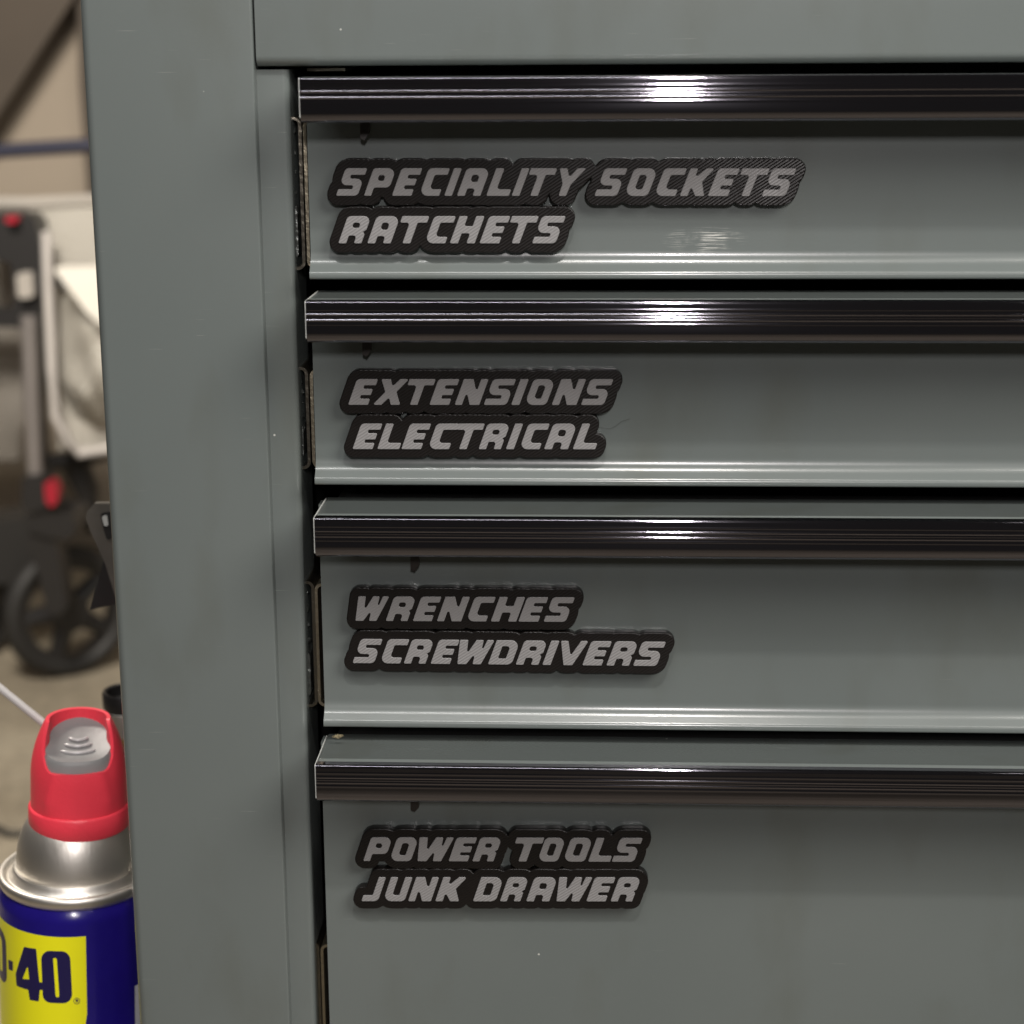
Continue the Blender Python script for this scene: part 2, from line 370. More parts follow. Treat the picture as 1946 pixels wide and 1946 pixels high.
# drawers: top lip, chrome edge, flat front, flared bottom lip
DP = .027
specs = [  # handle top v, handle bottom v, front bottom v, handle left u, front left (u, v)
    (148, 234, 531, 569, (588, 400)),
    (573.5, 652, 921.5, 581, (598, 800)),
    (986, 1059, 1381.5, 597.5, (613.5, 1220)),
    (1456, 1523.6, None, 600, (617.5, 1650))]
lab = ['topmost drawer', 'second drawer from the top', 'third drawer from the top', 'deep bottom drawer']
DR = []
for i, (vt, vb, vf, uh, (uf, vfm)) in enumerate(specs):
    zt = W(620, vt, -DP).z; zb = W(620, vb, -DP+.002).z
    zf = W(620, vf, -.004).z if vf else zb-.155
    xh = W(uh, vt+20, -DP).x; xf = W(uf, vfm, 0).x; xr = XR-.075
    prof = rounded_poly([
        (.007, zt-.0014), (0, zt-.0014),
        (0, zf+.0066, .009), (-.0044, zf+.0022, .0022), (-.0044, zf, .0009), (.0005, zf, .0006), (.0015, zf+.0010, .0004), (.0015, zf+.006, 0), (.003, zf+.008, 0), (.007, zf+.008)], 7)
    bm = bmesh.new(); sweep_x(bm, prof, xf, xr)
    # drawer box behind the front
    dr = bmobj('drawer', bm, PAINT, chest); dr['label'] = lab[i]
    boxo('drawer_box', xf+.004, xr-.004, .0075, .40, zf+.010, zt-.004, DARK, dr)
    DR.append(dr)
    # painted top lip as wide as the handle
    bm = bmesh.new()
    sweep_x(bm, rounded_poly([(.006, zt-.0012), (.006, zt, .0004), (-DP+.0082, zt), (-DP+.0074, zt+.00022), (-DP+.0066, zt+.00030), (-DP+.0058, zt+.00022), (-DP+.0050, zt), (-DP+.0022, zt, .0003), (-DP+.0022, zb+.003, .0004), (-DP+.0034, zb+.003, .0004), (-DP+.0034, zt-.0012, .0008)], 4), xh+.0003, xr)
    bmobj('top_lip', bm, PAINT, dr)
    # chrome edge with three flutes and a rounded belly
    H = zt-zb; pts = [(-DP+.0040, zt+.00025), (-DP+.0010, zt+.00025)]
    for k in range(6):
        a = math.pi/2*k/5; pts.append((-DP+.0010-.0010*math.sin(a)+.0002, zt+.00025-.0010+.0010*math.cos(a)))
    for k in range(91):
        t = k/90; z = zt-.0010-(H*.56)*t
        fl = (1, 1, .7, .5)[i]*sum(a_*math.exp(-((t-c_)/w_)**2) for c_, w_, a_ in ((.22, .040, .00009), (.42, .036, .00026), (.54, .04, .00009), (.66, .036, .00024), (.84, .045, .00009)))
        pts.append((-DP+.0002-fl, z))
    y0, z0 = pts[-1]
    for k in range(1, 19):
        t = k/18; z = z0+(zb-z0)*math.sin(t*math.pi/2); y = y0+.0034*(1-math.cos(t*math.pi/2))**1.3
        pts.append((y, z))
    pts += [(-DP+.0052, zb+.0002), (-DP+.0052, zb+.0012), (-DP+.0017, zb+.0026), (-DP+.0017, zt-.0004), (-DP+.0040, zt-.0004+.0004)]
    bm = bmesh.new(); sweep_x(bm, pts, xh, xr)
    bmobj('handle', bm, CHROME, dr, angle=50)
    # bare end of the lip
    bm = bmesh.new()
    sweep_x(bm, rounded_poly([(.004, zt-.0030), (.004, zt+.0001), (-DP+.0006, zt+.0001, .0008), (-DP+.0006, zb+.0015, .0008), (-DP+.0022, zb+.0015), (-DP+.0022, zt-.0030)], 4), xh-.0004, xh-.00005)
    bmobj('lip_end', bm, ENDCAP, dr)
    # small latch finger under the handle
    ul, vl0, vl1 = ((694, 238, 285), (698, 655, 690), (789, 1062, 1098), (789, 1522, 1552))[i]
    a = W(ul, vl0, -.006); b = W(ul, vl1, -.006)
    bm = bmesh.new()
    b = b*.6+a*.4; n1 = [(a.x-.0016, a.z+.006), (a.x+.0016, a.z+.006), (a.x+.0015, (a.z+b.z)/2), (a.x-.0002, b.z), (a.x-.0016, b.z+.0006)]
    f = [bm.verts.new((p[0], -.0075, p[1])) for p in n1]; g = [bm.verts.new((p[0], -.0045, p[1])) for p in n1]
    bm.faces.new(f); bm.faces.new(g)
    for k in range(5): bm.faces.new((f[k], f[(k+1) % 5], g[(k+1) % 5], g[k]))
    box(bm, a.x-.0015, a.x+.0015, -.0075, .0, a.z+.006, a.z+.0085)
    bmobj('latch', bm, LATCH, dr)

# slide channels in the gap
def channel(name, pts, th, y0, y1, mat, parent):
    bm = bmesh.new(); P = [Vector((p[0], 0, p[1])) for p in pts]; L, Rr = [], []
    for i, p in enumerate(P):
        t = (P[min(i+1, len(P)-1)]-P[max(i-1, 0)]).normalized(); n_ = Vector((-t.z, 0, t.x))*th/2
        L.append(p+n_); Rr.append(p-n_)
    ring = L+Rr[::-1]; n = len(ring)
    a = [bm.verts.new((q.x, y0, q.z)) for q in ring]; b = [bm.verts.new((q.x, y1, q.z)) for q in ring]
    for i in range(n): bm.faces.new((a[i], a[(i+1) % n], b[(i+1) % n], b[i]))
    m_ = len(L)
    for row in (a, b):
        for i in range(m_-1): bm.faces.new((row[i], row[i+1], row[n-2-i], row[n-1-i]))
    return bmobj(name, bm, mat, parent)
def cpath(xleg, z0, z1, side, depth=.0042, r=.0022):
    """C outline: vertical leg at xleg, both ends curling towards side (-1 left, +1 right)"""
    out = [(xleg+side*depth, z1)]
    for k in range(7):
        a = math.pi/2*k/6; out.append((xleg+side*r*(1-math.sin(a)), z1-r*(1-math.cos(a))))
    for k in range(7):
        a = math.pi/2*k/6; out.append((xleg+side*r*(1-math.cos(a)), z0+r*(1-math.sin(a))))
    out.append((xleg+side*depth, z0)); return out
YS = .009
for dr, (ut, vtp, ub, vbt, ui0, ui1) in zip(DR, (
        (571, 225, 576, 510, 581, 586), (583, 700, 587, 889, 591.5, 598), (597, 1107, 598.5, 1341, 603.5, 605.5), (604.5, 1792, 610, 2010, 614, 617))):
    z1 = W(ut, vtp, YS).z; z0 = W(ub, vbt, YS).z; xo = (W(ut, vtp, YS).x+W(ub, vbt, YS).x)/2
    xi = (W(ui0, vtp, YS).x+W(ui1, vbt, YS).x)/2
    channel('outer_slide', cpath(xo, z0, z1, -1), .0011, YS, .40, ZINC, dr)
    channel('inner_slide', cpath(xi, z0+.0006, z1-.0006, 1), .0011, YS-.001, .40, ZINCB, dr)
    zi1 = z0+(z1-z0)*.42
    channel('ball_cage', cpath(xo-.0026, z0+.0040, zi1, -1, .003, .0012), .0012, YS+.001, .30, GREASE, dr)
    bm = bmesh.new()
    for k in range(7):
        z = z0+.005+(z1-z0-.010)*k/6
        g = bmesh.ops.create_icosphere(bm, subdivisions=2, radius=.0011+.0006*random.random())
        for v in g['verts']: v.co = v.co+Vector((xo-.0030-.0008*random.random(), YS+.003, z+.001*random.random()))
    bmobj('bearing_balls', bm, GREASE, dr)
# bracket edge in the gap above the top drawer
a = W(585, 131, .012); b = W(657, 133, .012)
boxo('inner_rail', xin, XR-.02, .012, .0135, W(900, 118, .012).z, ZT-.01, DARK, chest)
boxo('gap_bracket', a.x, b.x, .010, .03, b.z-.0003, a.z+.0002, ZINC, chest)

# bracket on the chest's left side, seen beyond the post
YB = .115
bm = bmesh.new(); slab(bm, [(163, 985), (166, 972), (179, 957), (330, 957), (330, 1150), (224, 1150), (200, 1072), (172, 1010)], YB, YB+.004)
bmobj('side_bracket', bm, BRACK, chest, smooth=False)
br = chest.children[-1] if False else None
bm = bmesh.new(); slab(bm, [(171, 1159), (197, 1066), (222, 1120), (330, 1120), (330, 1140), (224, 1147)], YB+.006, YB+.022)
bmobj('bracket_foot', bm, BLACK, chest, smooth=False)
bm = bmesh.new(); slab(bm, rounded_poly([(190, 976, 5), (212, 972, 5), (216, 1018, 5), (204, 1030, 5), (196, 1004, 5)]), YB-.0012, YB-.0002)
bmobj('bracket_slot', bm, BLACK, chest, smooth=False)
bm = bmesh.new(); slab(bm, rounded_poly([(193, 981, 4), (203, 979, 4), (206, 1000, 4), (198, 1000, 4)]), YB-.0024, YB-.0014)
bmobj('bracket_rivet', bm, ENDCAP, chest, smooth=False)

# ------------------------------------------------------------------ lettering
s_, t_, g_ = .285, .24, .14
b1, b2, b3 = .24, .38, .62; b4 = .76
def glyph(c):
    k = .045
    if c == 'S':
        w = .80; return w, [[(0, 0, k), (w, 0, .22), (w, b3, .22), (s_, b3, .06), (s_, b4, .06), (w, b4, k), (w, 1, k), (0, 1, .22), (0, b2, .22), (w-s_, b2, .06), (w-s_, b1, .06), (0, b1, k)]]
    if c == 'E':
        w = .76; return w, [[(0, 0, k), (w-.04, 0, k), (w-.04, b1, k), (.34, b1, .06), (.34, b2, .06), (w-.06, b2, k), (w-.06, b3, k), (.34, b3, .06), (.34, b4, .06), (w, b4, k), (w, 1, k), (0, 1, .20)]]
    if c == 'C':
        w = .77; return w, [[(0, 0, .22), (w-.03, 0, k), (w-.03, b1, k), (s_+.02, b1, .10), (s_+.02, b4, .10), (w, b4, k), (w, 1, k), (0, 1, .22)]]
    if c == 'I':
        w = .28; return w, [[(0, 0, k), (w, 0, k), (w, 1, k), (0, 1, k)]]
    if c == 'A':
        w = .85; return w, [[(0, 0, k), (s_, 0, k), (s_, .27, .08), (w-s_, .27, .08), (w-s_, 0, k), (w, 0, k), (w, 1, .22), (0, 1, .24)], [(s_+.01, .50, .09), (w-s_-.01, .50, .09), (w-s_-.01, .76, .09), (s_+.01, .76, .09)]]
    if c == 'R':
        w = .85; return w, [[(0, 0, k), (s_, 0, k), (s_, .29, .08), (w-s_, .29, .08), (w-s_, 0, k), (w-.01, 0, k), (w-.01, .34, .08), (w-.10, .42, .02), (w, .50, .08), (w, 1, .22), (0, 1, .20)], [(s_+.01, .57, .09), (w-s_-.01, .57, .09), (w-s_-.01, .76, .09), (s_+.01, .76, .09)]]
    if c == 'P':
        w = .84; return w, [[(0, 0, k), (s_-.02, 0, k), (s_-.02, .30, .10), (w, .30, .24), (w, 1, .22), (0, 1, .16)], [(s_+.01, .54, .08), (w-s_-.02, .54, .08), (w-s_-.02, .75, .08), (s_+.01, .75, .08)]]
    if c == 'L':
        w = .80; return w, [[(0, 0, k), (w, 0, k), (w, b1, k), (s_, b1, .08), (s_, 1, k), (0, 1, k)]]
    if c == 'T':
        w = .92; a = w/2-.13; return w, [[(a, 0, k), (a+.27, 0, k), (a+.27, b4, .08), (w, b4, k), (w, 1, k), (0, 1, k), (0, b4, k), (a, b4, .08)]]
    if c == 'Y':
        w = .98; return w, [[(.36, 0, k), (.63, 0, k), (.65, .40, .08), (w, .98, k), (w-.04, 1, k), (w-.30, 1, k), (.50, .66, .06), (.30, 1, k), (.02, 1, k), (.34, .44, .08)]]
    if c == 'O':
        w = .84; return w, [[(0, 0, .24), (w, 0, .24), (w, 1, .24), (0, 1, .24)], [(s_, b1, .09), (w-s_, b1, .09), (w-s_, b4, .09), (s_, b4, .09)]]
    if c == 'D':
        w = .86; return w, [[(0, 0, k), (w, 0, .28), (w, 1, .26), (0, 1, k)], [(s_, b1, .05), (w-s_, b1, .10), (w-s_, b4, .10), (s_, b4, .05)]]
    if c == 'K':
        w = .90; return w, [[(0, 0, k), (s_, 0, k), (s_, .36, .05), (w-.33, 0, k), (w, 0, k), (w-.28, .52, .08), (w, 1, k), (w-.30, 1, k), (s_, .62, .05), (s_, 1, k), (0, 1, k)]]
    if c == 'H':
        w = .86; return w, [[(0, 0, k), (s_, 0, k), (s_, .37, .06), (w-s_, .37, .06), (w-s_, 0, k), (w, 0, k), (w, 1, k), (w-s_, 1, k), (w-s_, .63, .06), (s_, .63, .06), (s_, 1, k), (0, 1, k)]]
    if c == 'X':
        w = 1.0; return w, [[(0, 0, k), (.32, 0, k), (w/2+.01, .29, .05), (w-.34, 0, k), (w, 0, k), (w/2+.20, .50, .08), (w, 1, k), (w-.32, 1, k), (w/2-.01, .71, .05), (.34, 1, k), (0, 1, k), (w/2-.20, .5, .08)]]
    if c == 'N':
        w = .92; return w, [[(0, 0, k), (s_-.01, 0, k), (s_-.01, .52, .05), (w-.36, 0, k), (w, 0, k), (w, 1, k), (w-s_+.01, 1, k), (w-s_+.01, .48, .05), (.36, 1, k), (0, 1, k)]]
    if c == 'W':
        w = 1.25; return w, [[(.22, 0, k), (.54, 0, k), (.72, .46, .04), (.77, 0, k), (1.07, 0, k), (w, 1, k), (.99, 1, k), (.93, .40, .04), (.86, 1, k), (.60, 1, k), (.43, .40, .04), (.30, 1, k), (0, 1, k)]]
    if c == 'V':
        w = 1.12; return w, [[(.47, 0, k), (.83, 0, k), (w, 1, k), (.82, 1, k), (.62, .38, .04), (.30, 1, k), (0, 1, k)]]
    if c == 'U':
        w = .84; return w, [[(0, 0, .24), (w, 0, .24), (w, 1, k), (w-s_, 1, k), (w-s_, b1, .09), (s_, b1, .09), (s_, 1, k), (0, 1, k)]]
    if c == 'J':
        w = .62; return w, [[(-.04, 0, k), (w, 0, .24), (w, 1, k), (w-s_, 1, k), (w-s_, b1, .09), (-.04, b1, k)]]
SHEAR = .37
def polymesh(name, polys, z0, z1, bevel, mat, parent, mw):
    """flat outlines -> solid with rounded edges; local x, y in metres, z towards the viewer"""
    cu = bpy.data.curves.new('tmp', 'CURVE'); cu.dimensions = '2D'; cu.fill_mode = 'BOTH'
    cu.extrude = (z1-z0)/2-bevel; cu.bevel_depth = bevel; cu.bevel_resolution = 2; cu.offset = -bevel
    for p in polys:
        sp = cu.splines.new('POLY'); sp.points.add(len(p)-1)
        for q, a in zip(sp.points, p): q.co = (a[0], a[1], 0, 1)
        sp.use_cyclic_u = True
    o = bpy.data.objects.new('tmp', cu); COL.objects.link(o)
    bpy.context.view_layer.update()
    dg = bpy.context.evaluated_depsgraph_get()
    me = bpy.data.meshes.new_from_object(o.evaluated_get(dg))
    bpy.data.objects.remove(o); bpy.data.curves.remove(cu)
    me.transform(mw @ Matrix.Translation((0, 0, (z0+z1)/2)))
    me.name = name; me.materials.clear(); me.materials.append(mat)
    o = bpy.data.objects.new(name, me); link(o, parent); shade(me, 50); return o
def seg_dist(P, poly):
    a = np.array(poly); b = np.roll(a, -1, axis=0); D = np.full(len(P), 1e9)
    for p, q in zip(a, b):
        d = q-p; L = (d*d).sum()
        if L < 1e-14: continue
        t = np.clip(((P-p)@d)/L, 0, 1); e = P-p-t[:, None]*d
        D = np.minimum(D, (e*e).sum(1))
    return np.sqrt(D)
def inside(P, poly):
    a = np.array(poly); b = np.roll(a, -1, axis=0); r_ = np.zeros(len(P), bool)
    for p, q in zip(a, b):
        c = ((p[1] > P[:, 1]) != (q[1] > P[:, 1]))
        with np.errstate(divide='ignore', invalid='ignore'):
            xx = (q[0]-p[0])*(P[:, 1]-p[1])/(q[1]-p[1] if q[1] != p[1] else 1e-12)+p[0]
        r_ ^= c & (P[:, 0] < xx)
    return r_
def contours(F, xs, ys):
    """marching squares, F < 0 inside; returns closed loops"""
    segs = {}
    ny, nx = F.shape
    def ip(a, b, fa, fb): t = fa/(fa-fb); return a+(b-a)*t
    for j in range(ny-1):
        row = F[j:j+2]
        act = np.where((row.min(0)[:-1] < 0) | (row.min(0)[1:] < 0))[0]
        for i in act:
            f = (F[j, i], F[j, i+1], F[j+1, i+1], F[j+1, i]); m_ = sum((1 << k) for k in range(4) if f[k] < 0)
            if m_ in (0, 15): continue
            E = {0: ('h', j, i), 1: ('v', j, i+1), 2: ('h', j+1, i), 3: ('v', j, i)}
            T = {1: [(3, 0)], 2: [(0, 1)], 3: [(3, 1)], 4: [(1, 2)], 5: [(3, 2), (1, 0)], 6: [(0, 2)], 7: [(3, 2)], 8: [(2, 3)], 9: [(2, 0)], 10: [(0, 3), (2, 1)], 11: [(2, 1)], 12: [(1, 3)], 13: [(1, 0)], 14: [(0, 3)]}
            for a, b in T[m_]: segs[E[a]] = E[b]
    def pt(e):
        k, j, i = e
        if k == 'h': return (ip(xs[i], xs[i+1], F[j, i], F[j, i+1]), ys[j])
        return (xs[i], ip(ys[j], ys[j+1], F[j, i], F[j+1, i]))
    loops = []
    while segs:
        s0 = next(iter(segs)); cur = s0; lp = []
        while cur in segs: nxt = segs.pop(cur); lp.append(pt(cur)); cur = nxt
        if len(lp) > 8: loops.append(lp)
    return loops
def simplify(p, tol):
    p = [np.array(q) for q in p]
    def rec(a, b):
        if b <= a+1: return [a]
        d = p[b]-p[a]; L = np.linalg.norm(d)+1e-12; best, bi = 0, None
        for i in range(a+1, b):
            e = p[i]-p[a]; dist = abs(d[0]*e[1]-d[1]*e[0])/L
            if dist > best: best, bi = dist, i
        if best < tol: return [a]
        return rec(a, bi)+rec(bi, b)
    h = len(p)//2
    idx = rec(0, h)+rec(h, len(p)-1)
    return [tuple(p[i]) for i in idx]

TH = .0042; CAP = .0095
def make_tag(text, zoom, org, base, top, spans, label, tilt=0.0, grp='printed name tags on the drawers'):
    """spans: left and right of every letter (upright position at the baseline) in an enlarged
    crop of the photograph; zoom / org turn crop coordinates into photo coordinates"""
    letters = text.replace(' ', '')
    U = lambda x: org[0]+x/zoom
    V = lambda y: org[1]+y/zoom
    ub, ue = U(spans[0][0]), U(spans[-1][1])
    A = W(ub, V(base), -TH-.0004); B = W(ue, V(base)+tilt*(ue-ub), -TH-.0004)
    h = W(ub, V(top), -TH-.0004).z-A.z
    mx = (B.x-A.x)/(ue-ub)                       # metres per photo pixel along the line
    shear = .378*(base-top)/zoom*mx/h
    ang = math.atan2(B.z-A.z, B.x-A.x)
    root = empty('name_tag', (A.x, -.0001, A.z), label, 'name tag', grp)
    mw = Matrix.Translation((A.x, 0, A.z)) @ Matrix.Rotation(R(90), 4, 'X') @ Matrix.Rotation(ang, 4, 'Z')
    allp = []
    for c, (l, r_) in zip(letters, spans):
        w, polys = glyph(c); x0 = (U(l)-ub)*mx; sx = (r_-l)/zoom*mx/w
        pp = []
        for po in polys:
            q = [(x0+a[0]*sx+shear*a[1]*h, a[1]*h, (a[2] if len(a) > 2 else 0)*h*.95) for a in po]
            pp.append(rounded_poly(q, 5))
        allp.append(pp)
        polymesh('letter', pp, TH-.0002, TH+.0005, .00013, PSILVER, root, mw)
    off = .00335; st = .00022
    x0 = -off-.003; x1 = (B.x-A.x)+shear*h+off+.004; y0 = -off-.001; y1 = h+off+.001
    xs = np.arange(x0, x1, st); ys = np.arange(y0, y1, st)
    X, Y = np.meshgrid(xs, ys); F = np.full(X.shape, 1.0)
    for pp in allp:
        lo = min(p[0] for p in pp[0])-off*1.4; hi = max(p[0] for p in pp[0])+off*1.4
        i0 = max(0, int((lo-x0)/st)); i1 = min(len(xs), int((hi-x0)/st)+1)
        P = np.stack([X[:, i0:i1].ravel(), Y[:, i0:i1].ravel()], 1)
        d = seg_dist(P, pp[0]); ins = inside(P, pp[0]); d[ins] = -1
        F[:, i0:i1] = np.minimum(F[:, i0:i1], d.reshape(len(ys), i1-i0))
    loops = contours(F-off, xs, ys)
    loops = [simplify(l, .00004) for l in loops if len(l) > 60]
    polymesh('backing', loops, 0.0, TH, .00040, PBLACK, root, mw)
    return root
SP = [(148, 308), (355, 523), (562, 714), (762, 917), (948, 1005), (1042, 1215), (1258, 1425), (1445, 1502), (1513, 1705), (1718, 1915)]
SO = [(308, 470), (520, 690), (735, 895), (920, 1095), (1120, 1272), (1290, 1485), (1505, 1675)]
SO = [((1050+a/3.788-600)*3.864, (1050+b/3.788-600)*3.864) for a, b in SO]
make_tag('SPECIALITY SOCKETS', 3.864, (600, 280), 356, 153, SP+SO, 'widest black tag reading SPECIALITY SOCKETS on the topmost drawer', .001)
make_tag('RATCHETS', 3.864, (600, 280), 706, 506, [(165, 337), (378, 551), (566, 764), (800, 958), (985, 1168), (1203, 1356), (1369, 1564), (1588, 1760)], 'short black tag reading RATCHETS under the SPECIALITY SOCKETS tag')
make_tag('EXTENSIONS', 3.22, (620, 680), 288, 130, [(133, 262), (283, 453), (455, 615), (632, 760), (787, 938), (965, 1105), (1132, 1183), (1213, 1346), (1380, 1531), (1558, 1697)], 'black tag reading EXTENSIONS, upper one on the second drawer', .001)
make_tag('ELECTRICAL', 3.22, (620, 680), 559, 403, [(160, 290), (312, 447), (460, 588), (622, 758), (756, 916), (933, 1071), (1100, 1149), (1182, 1311), (1333, 1479), (1508, 1645)], 'black tag reading ELECTRICAL, under the EXTENSIONS tag', .001)
make_tag('WRENCHES', 2.927, (640, 1090), 263, 127, [(73, 245), (272, 395), (423, 535), (557, 693), (720, 836), (857, 999), (1010, 1127), (1150, 1273)], 'short black tag reading WRENCHES, upper one on the third drawer', .005)
make_tag('SCREWDRIVERS', 2.927, (640, 1090), 498, 364, [(87, 208), (240, 358), (373, 496), (523, 637), (639, 831), (843, 974), (997, 1125), (1145, 1191), (1199, 1351), (1367, 1480), (1500, 1627), (1648, 1778)], 'long black tag reading SCREWDRIVERS under the WRENCHES tag', .0101)
make_tag('POWER TOOLS', 3.116, (650, 1550), 269, 129, [(125, 252), (280, 408), (412, 617), (632, 753), (773, 900), (987, 1150), (1157, 1278), (1308, 1437), (1458, 1587), (1597, 1728)], 'black tag reading POWER TOOLS, upper one on the bottom drawer', .003)
make_tag('JUNK DRAWER', 3.116, (650, 1550), 507, 366, [(120, 213), (243, 371), (392, 528), (553, 694), (777, 912), (937, 1059), (1092, 1229), (1237, 1434), (1447, 1568), (1590, 1719)], 'black tag reading JUNK DRAWER, lowest one on the bottom drawer', .001)

# ------------------------------------------------------------------ aerosol can beside the chest
YC = .064; RC = .0328
cpos = W(147, 1647, YC)                      # centre of the can's upper seam
HC = .150
shelf_z = cpos.z-HC
can = empty('spray_can', (cpos.x-HC*math.tan(R(2.6)), YC, shelf_z), 'blue and yellow aerosol can with red cap and smoky grey trigger', 'spray can', rot=(0, R(2.6), 0))
def cpart(name, bm, mat, parent=None, smooth=True, angle=35):
    bmesh.ops.recalc_face_normals(bm, faces=bm.faces)
    me = bpy.data.meshes.new(name); bm.to_mesh(me); bm.free(); me.materials.append(mat)
    o = bpy.data.objects.new(name, me); COL.objects.link(o); o.parent = parent or can
    if smooth: shade(me, angle)
    return o
bm = bmesh.new()
body_top = HC-.004
lathe(bm, [(0.0005, .004), (.024, .003), (RC-.002, 0), (RC, .002), (RC, body_top-.007), (RC-.0006, body_top-.004), (RC-.0022, body_top-.0012), (RC-.0032, body_top+.0004)], 96)
body = cpart('body', bm, BLUE)
bm = bmesh.new()
lathe(bm, [(RC-.0030, HC-.006), (RC-.0012, HC-.0044), (RC-.0004, HC-.0022), (RC-.0004, HC-.0006), (RC-.0014, HC+.0004), (RC-.0030, HC+.0002), (RC-.0046, HC-.0012),
           (RC-.0056, HC-.0008), (RC-.0062, HC+.0012), (RC-.0070, HC+.0024), (RC-.0080, HC+.0022), (RC-.0088, HC+.0026)], 96)
cpart('seam_rim', bm, CANMET, angle=60)
bm = bmesh.new()
pr = []
for k in range(15):
    t = k/14; a = t*math.pi/2; pr.append((.0150+.0100*math.cos(a)**.9, HC+.0022+.0225*math.sin(a)))
lathe(bm, pr, 96)
cpart('dome', bm, CANMET, angle=60)
# cap
zc = HC+.0292
face = R(14)                                 # the side turned to the camera, measured from -y towards +x
NA = 96; NZ = 22
def rcap(t): return .0198-.0006*t-.0060*max(0, t-.36)**2/.40
HCAP = .0375
def rimh(a):                                 # a = angle from the front
    s = abs(math.atan2(math.sin(a), math.cos(a)))
    x = min(1, max(0, (s-.62)/(1.40-.62))); x = x*x*(3-2*x)
    back = min(1, max(0, (s-2.2)/.7))
    return HCAP*(.53+.47*x)
bm = bmesh.new(); rings = []
for j in range(NZ+1):
    ring = []
    for k in range(NA):
        a = 2*math.pi*k/NA; rel = a-face
        t = j/NZ; hh = rimh(rel)*t
        rr = rcap(hh/HCAP)
        # soft facets either side of the front face
        s = math.atan2(math.sin(rel), math.cos(rel)); crease = .0011*math.exp(-((abs(s)-.72+.25*t)/.16)**2)*min(1, t*3)
        rr += crease
        ring.append(bm.verts.new((rr*math.sin(a), -rr*math.cos(a), zc+hh)))
    rings.append(ring)
inn = []
for j, dz in ((0, -.0002), (1, -.008)):
    ring = []
    for k in range(NA):
        a = 2*math.pi*k/NA; hh = rimh(a-face)+dz; rr = rcap(max(0, rimh(a-face))/HCAP)-.0015
        ring.append(bm.verts.new((rr*math.sin(a), -rr*math.cos(a), zc+hh)))
    inn.append(ring)
rings += inn
for i in range(len(rings)-1):
    for k in range(NA): bm.faces.new((rings[i][k], rings[i][(k+1) % NA], rings[i+1][(k+1) % NA], rings[i+1][k]))
cap = cpart('cap', bm, RED, angle=40)
bm = bmesh.new()
lathe(bm, [(.0186, zc-.0088), (.0204, zc-.0090), (.0209, zc-.0084), (.0208, zc-.0004), (.0204, zc+.0004), (.0198, zc+.0006), (.0192, zc+.0012)], 96)
cpart('cap_skirt', bm, RED, cap, angle=50)
# trigger button: sloping slab with three curved grip ribs
F_ = Matrix.Rotation(face, 4, 'Z')
bm = bmesh.new(); rows = []
NB = 40
def bout(k):                                 # outline of the button, local x, y (front = -y)
    a = 2*math.pi*k/NB; c, s = math.cos(a), math.sin(a)
    return (.0143*math.copysign(abs(c)**.62, c), .0150*math.copysign(abs(s)**.72, s)-.0018)
def btop(y): return zc+.0240+(y+.0168)*.34
for sc, dz in ((1.0, None), (1.0, -.0012), (.94, 0), (.62, -.0012), (.3, -.0016), (.04, -.0016)):
    ring = []
    for k in range(NB):
        x, y = bout(k); x *= sc*(1-.20*max(0, (y+.0085)/.0217)**1.3); y = (y+.0018)*sc-.0018
        z = btop(y)+(dz or 0) if dz is not None else zc+.012
        ring.append(bm.verts.new(F_ @ Vector((x, y, z))))
    rows.append(ring)
for i in range(len(rows)-1):
    for k in range(NB): bm.faces.new((rows[i][k], rows[i][(k+1) % NB], rows[i+1][(k+1) % NB], rows[i+1][k]))
bm.faces.new(rows[-1])
btn = cpart('trigger', bm, BUTTON, angle=40)
for k, (yy, ww) in enumerate(((-.0075, .0070), (-.0035, .0056), (.0002, .0040))):
    bm = bmesh.new()
    pts = [F_ @ Vector((ww*q, yy-.0016*(1-q*q), btop(yy-.0016*(1-q*q))-.0010)) for q in [(-1+i/5) for i in range(11)]]
    tube(bm, pts, [.0002]+[.0007]*9+[.0002], 8)
    cpart('grip_rib', bm, RIB, btn)
for o_ in (cap, btn): o_.location.x += .0014
# straw leaving the cap to the upper left, behind it
p0 = W(112, 1398, YC+.012); p1 = W(-30, 1283, YC+.03)
inv = Matrix.LocRotScale(can.location, can.rotation_euler, None).inverted()
bm = bmesh.new(); tube(bm, [inv @ p0, inv @ p0.lerp(p1, .5), inv @ p1], .0017, 14)
cpart('straw', bm, TUBEW)

# printed label wrapped round the body
def wrap(polys, mat, name, zmap, amap, off, parent=None):
    """flat outlines in photo pixels -> skin on the can, cut fine enough to follow the curve"""
    cu = bpy.data.curves.new('tmp', 'CURVE'); cu.dimensions = '2D'; cu.fill_mode = 'BOTH'
    for p in polys:
        sp = cu.splines.new('POLY'); sp.points.add(len(p)-1)
        for q, a in zip(sp.points, p): q.co = (amap(a[0], a[1]), zmap(a[0], a[1]), 0, 1)
        sp.use_cyclic_u = True
    o = bpy.data.objects.new('tmp', cu); COL.objects.link(o); bpy.context.view_layer.update()
    me = bpy.data.meshes.new_from_object(o.evaluated_get(bpy.context.evaluated_depsgraph_get()))
    bpy.data.objects.remove(o); bpy.data.curves.remove(cu)
    bm = bmesh.new(); bm.from_mesh(me)
    bmesh.ops.remove_doubles(bm, verts=bm.verts, dist=1e-7)
    x = -.12
    while x < .12:
        bmesh.ops.bisect_plane(bm, geom=bm.verts[:]+bm.edges[:]+bm.faces[:], plane_co=(x, 0, 0), plane_no=(1, 0, 0)); x += .0012
    for v in bm.verts:
        a = v.co.x/RC; v.co = Vector(((RC+off)*math.sin(a), -(RC+off)*math.cos(a), v.co.y))
    return cpart(name, bm, mat, parent or body, smooth=True)
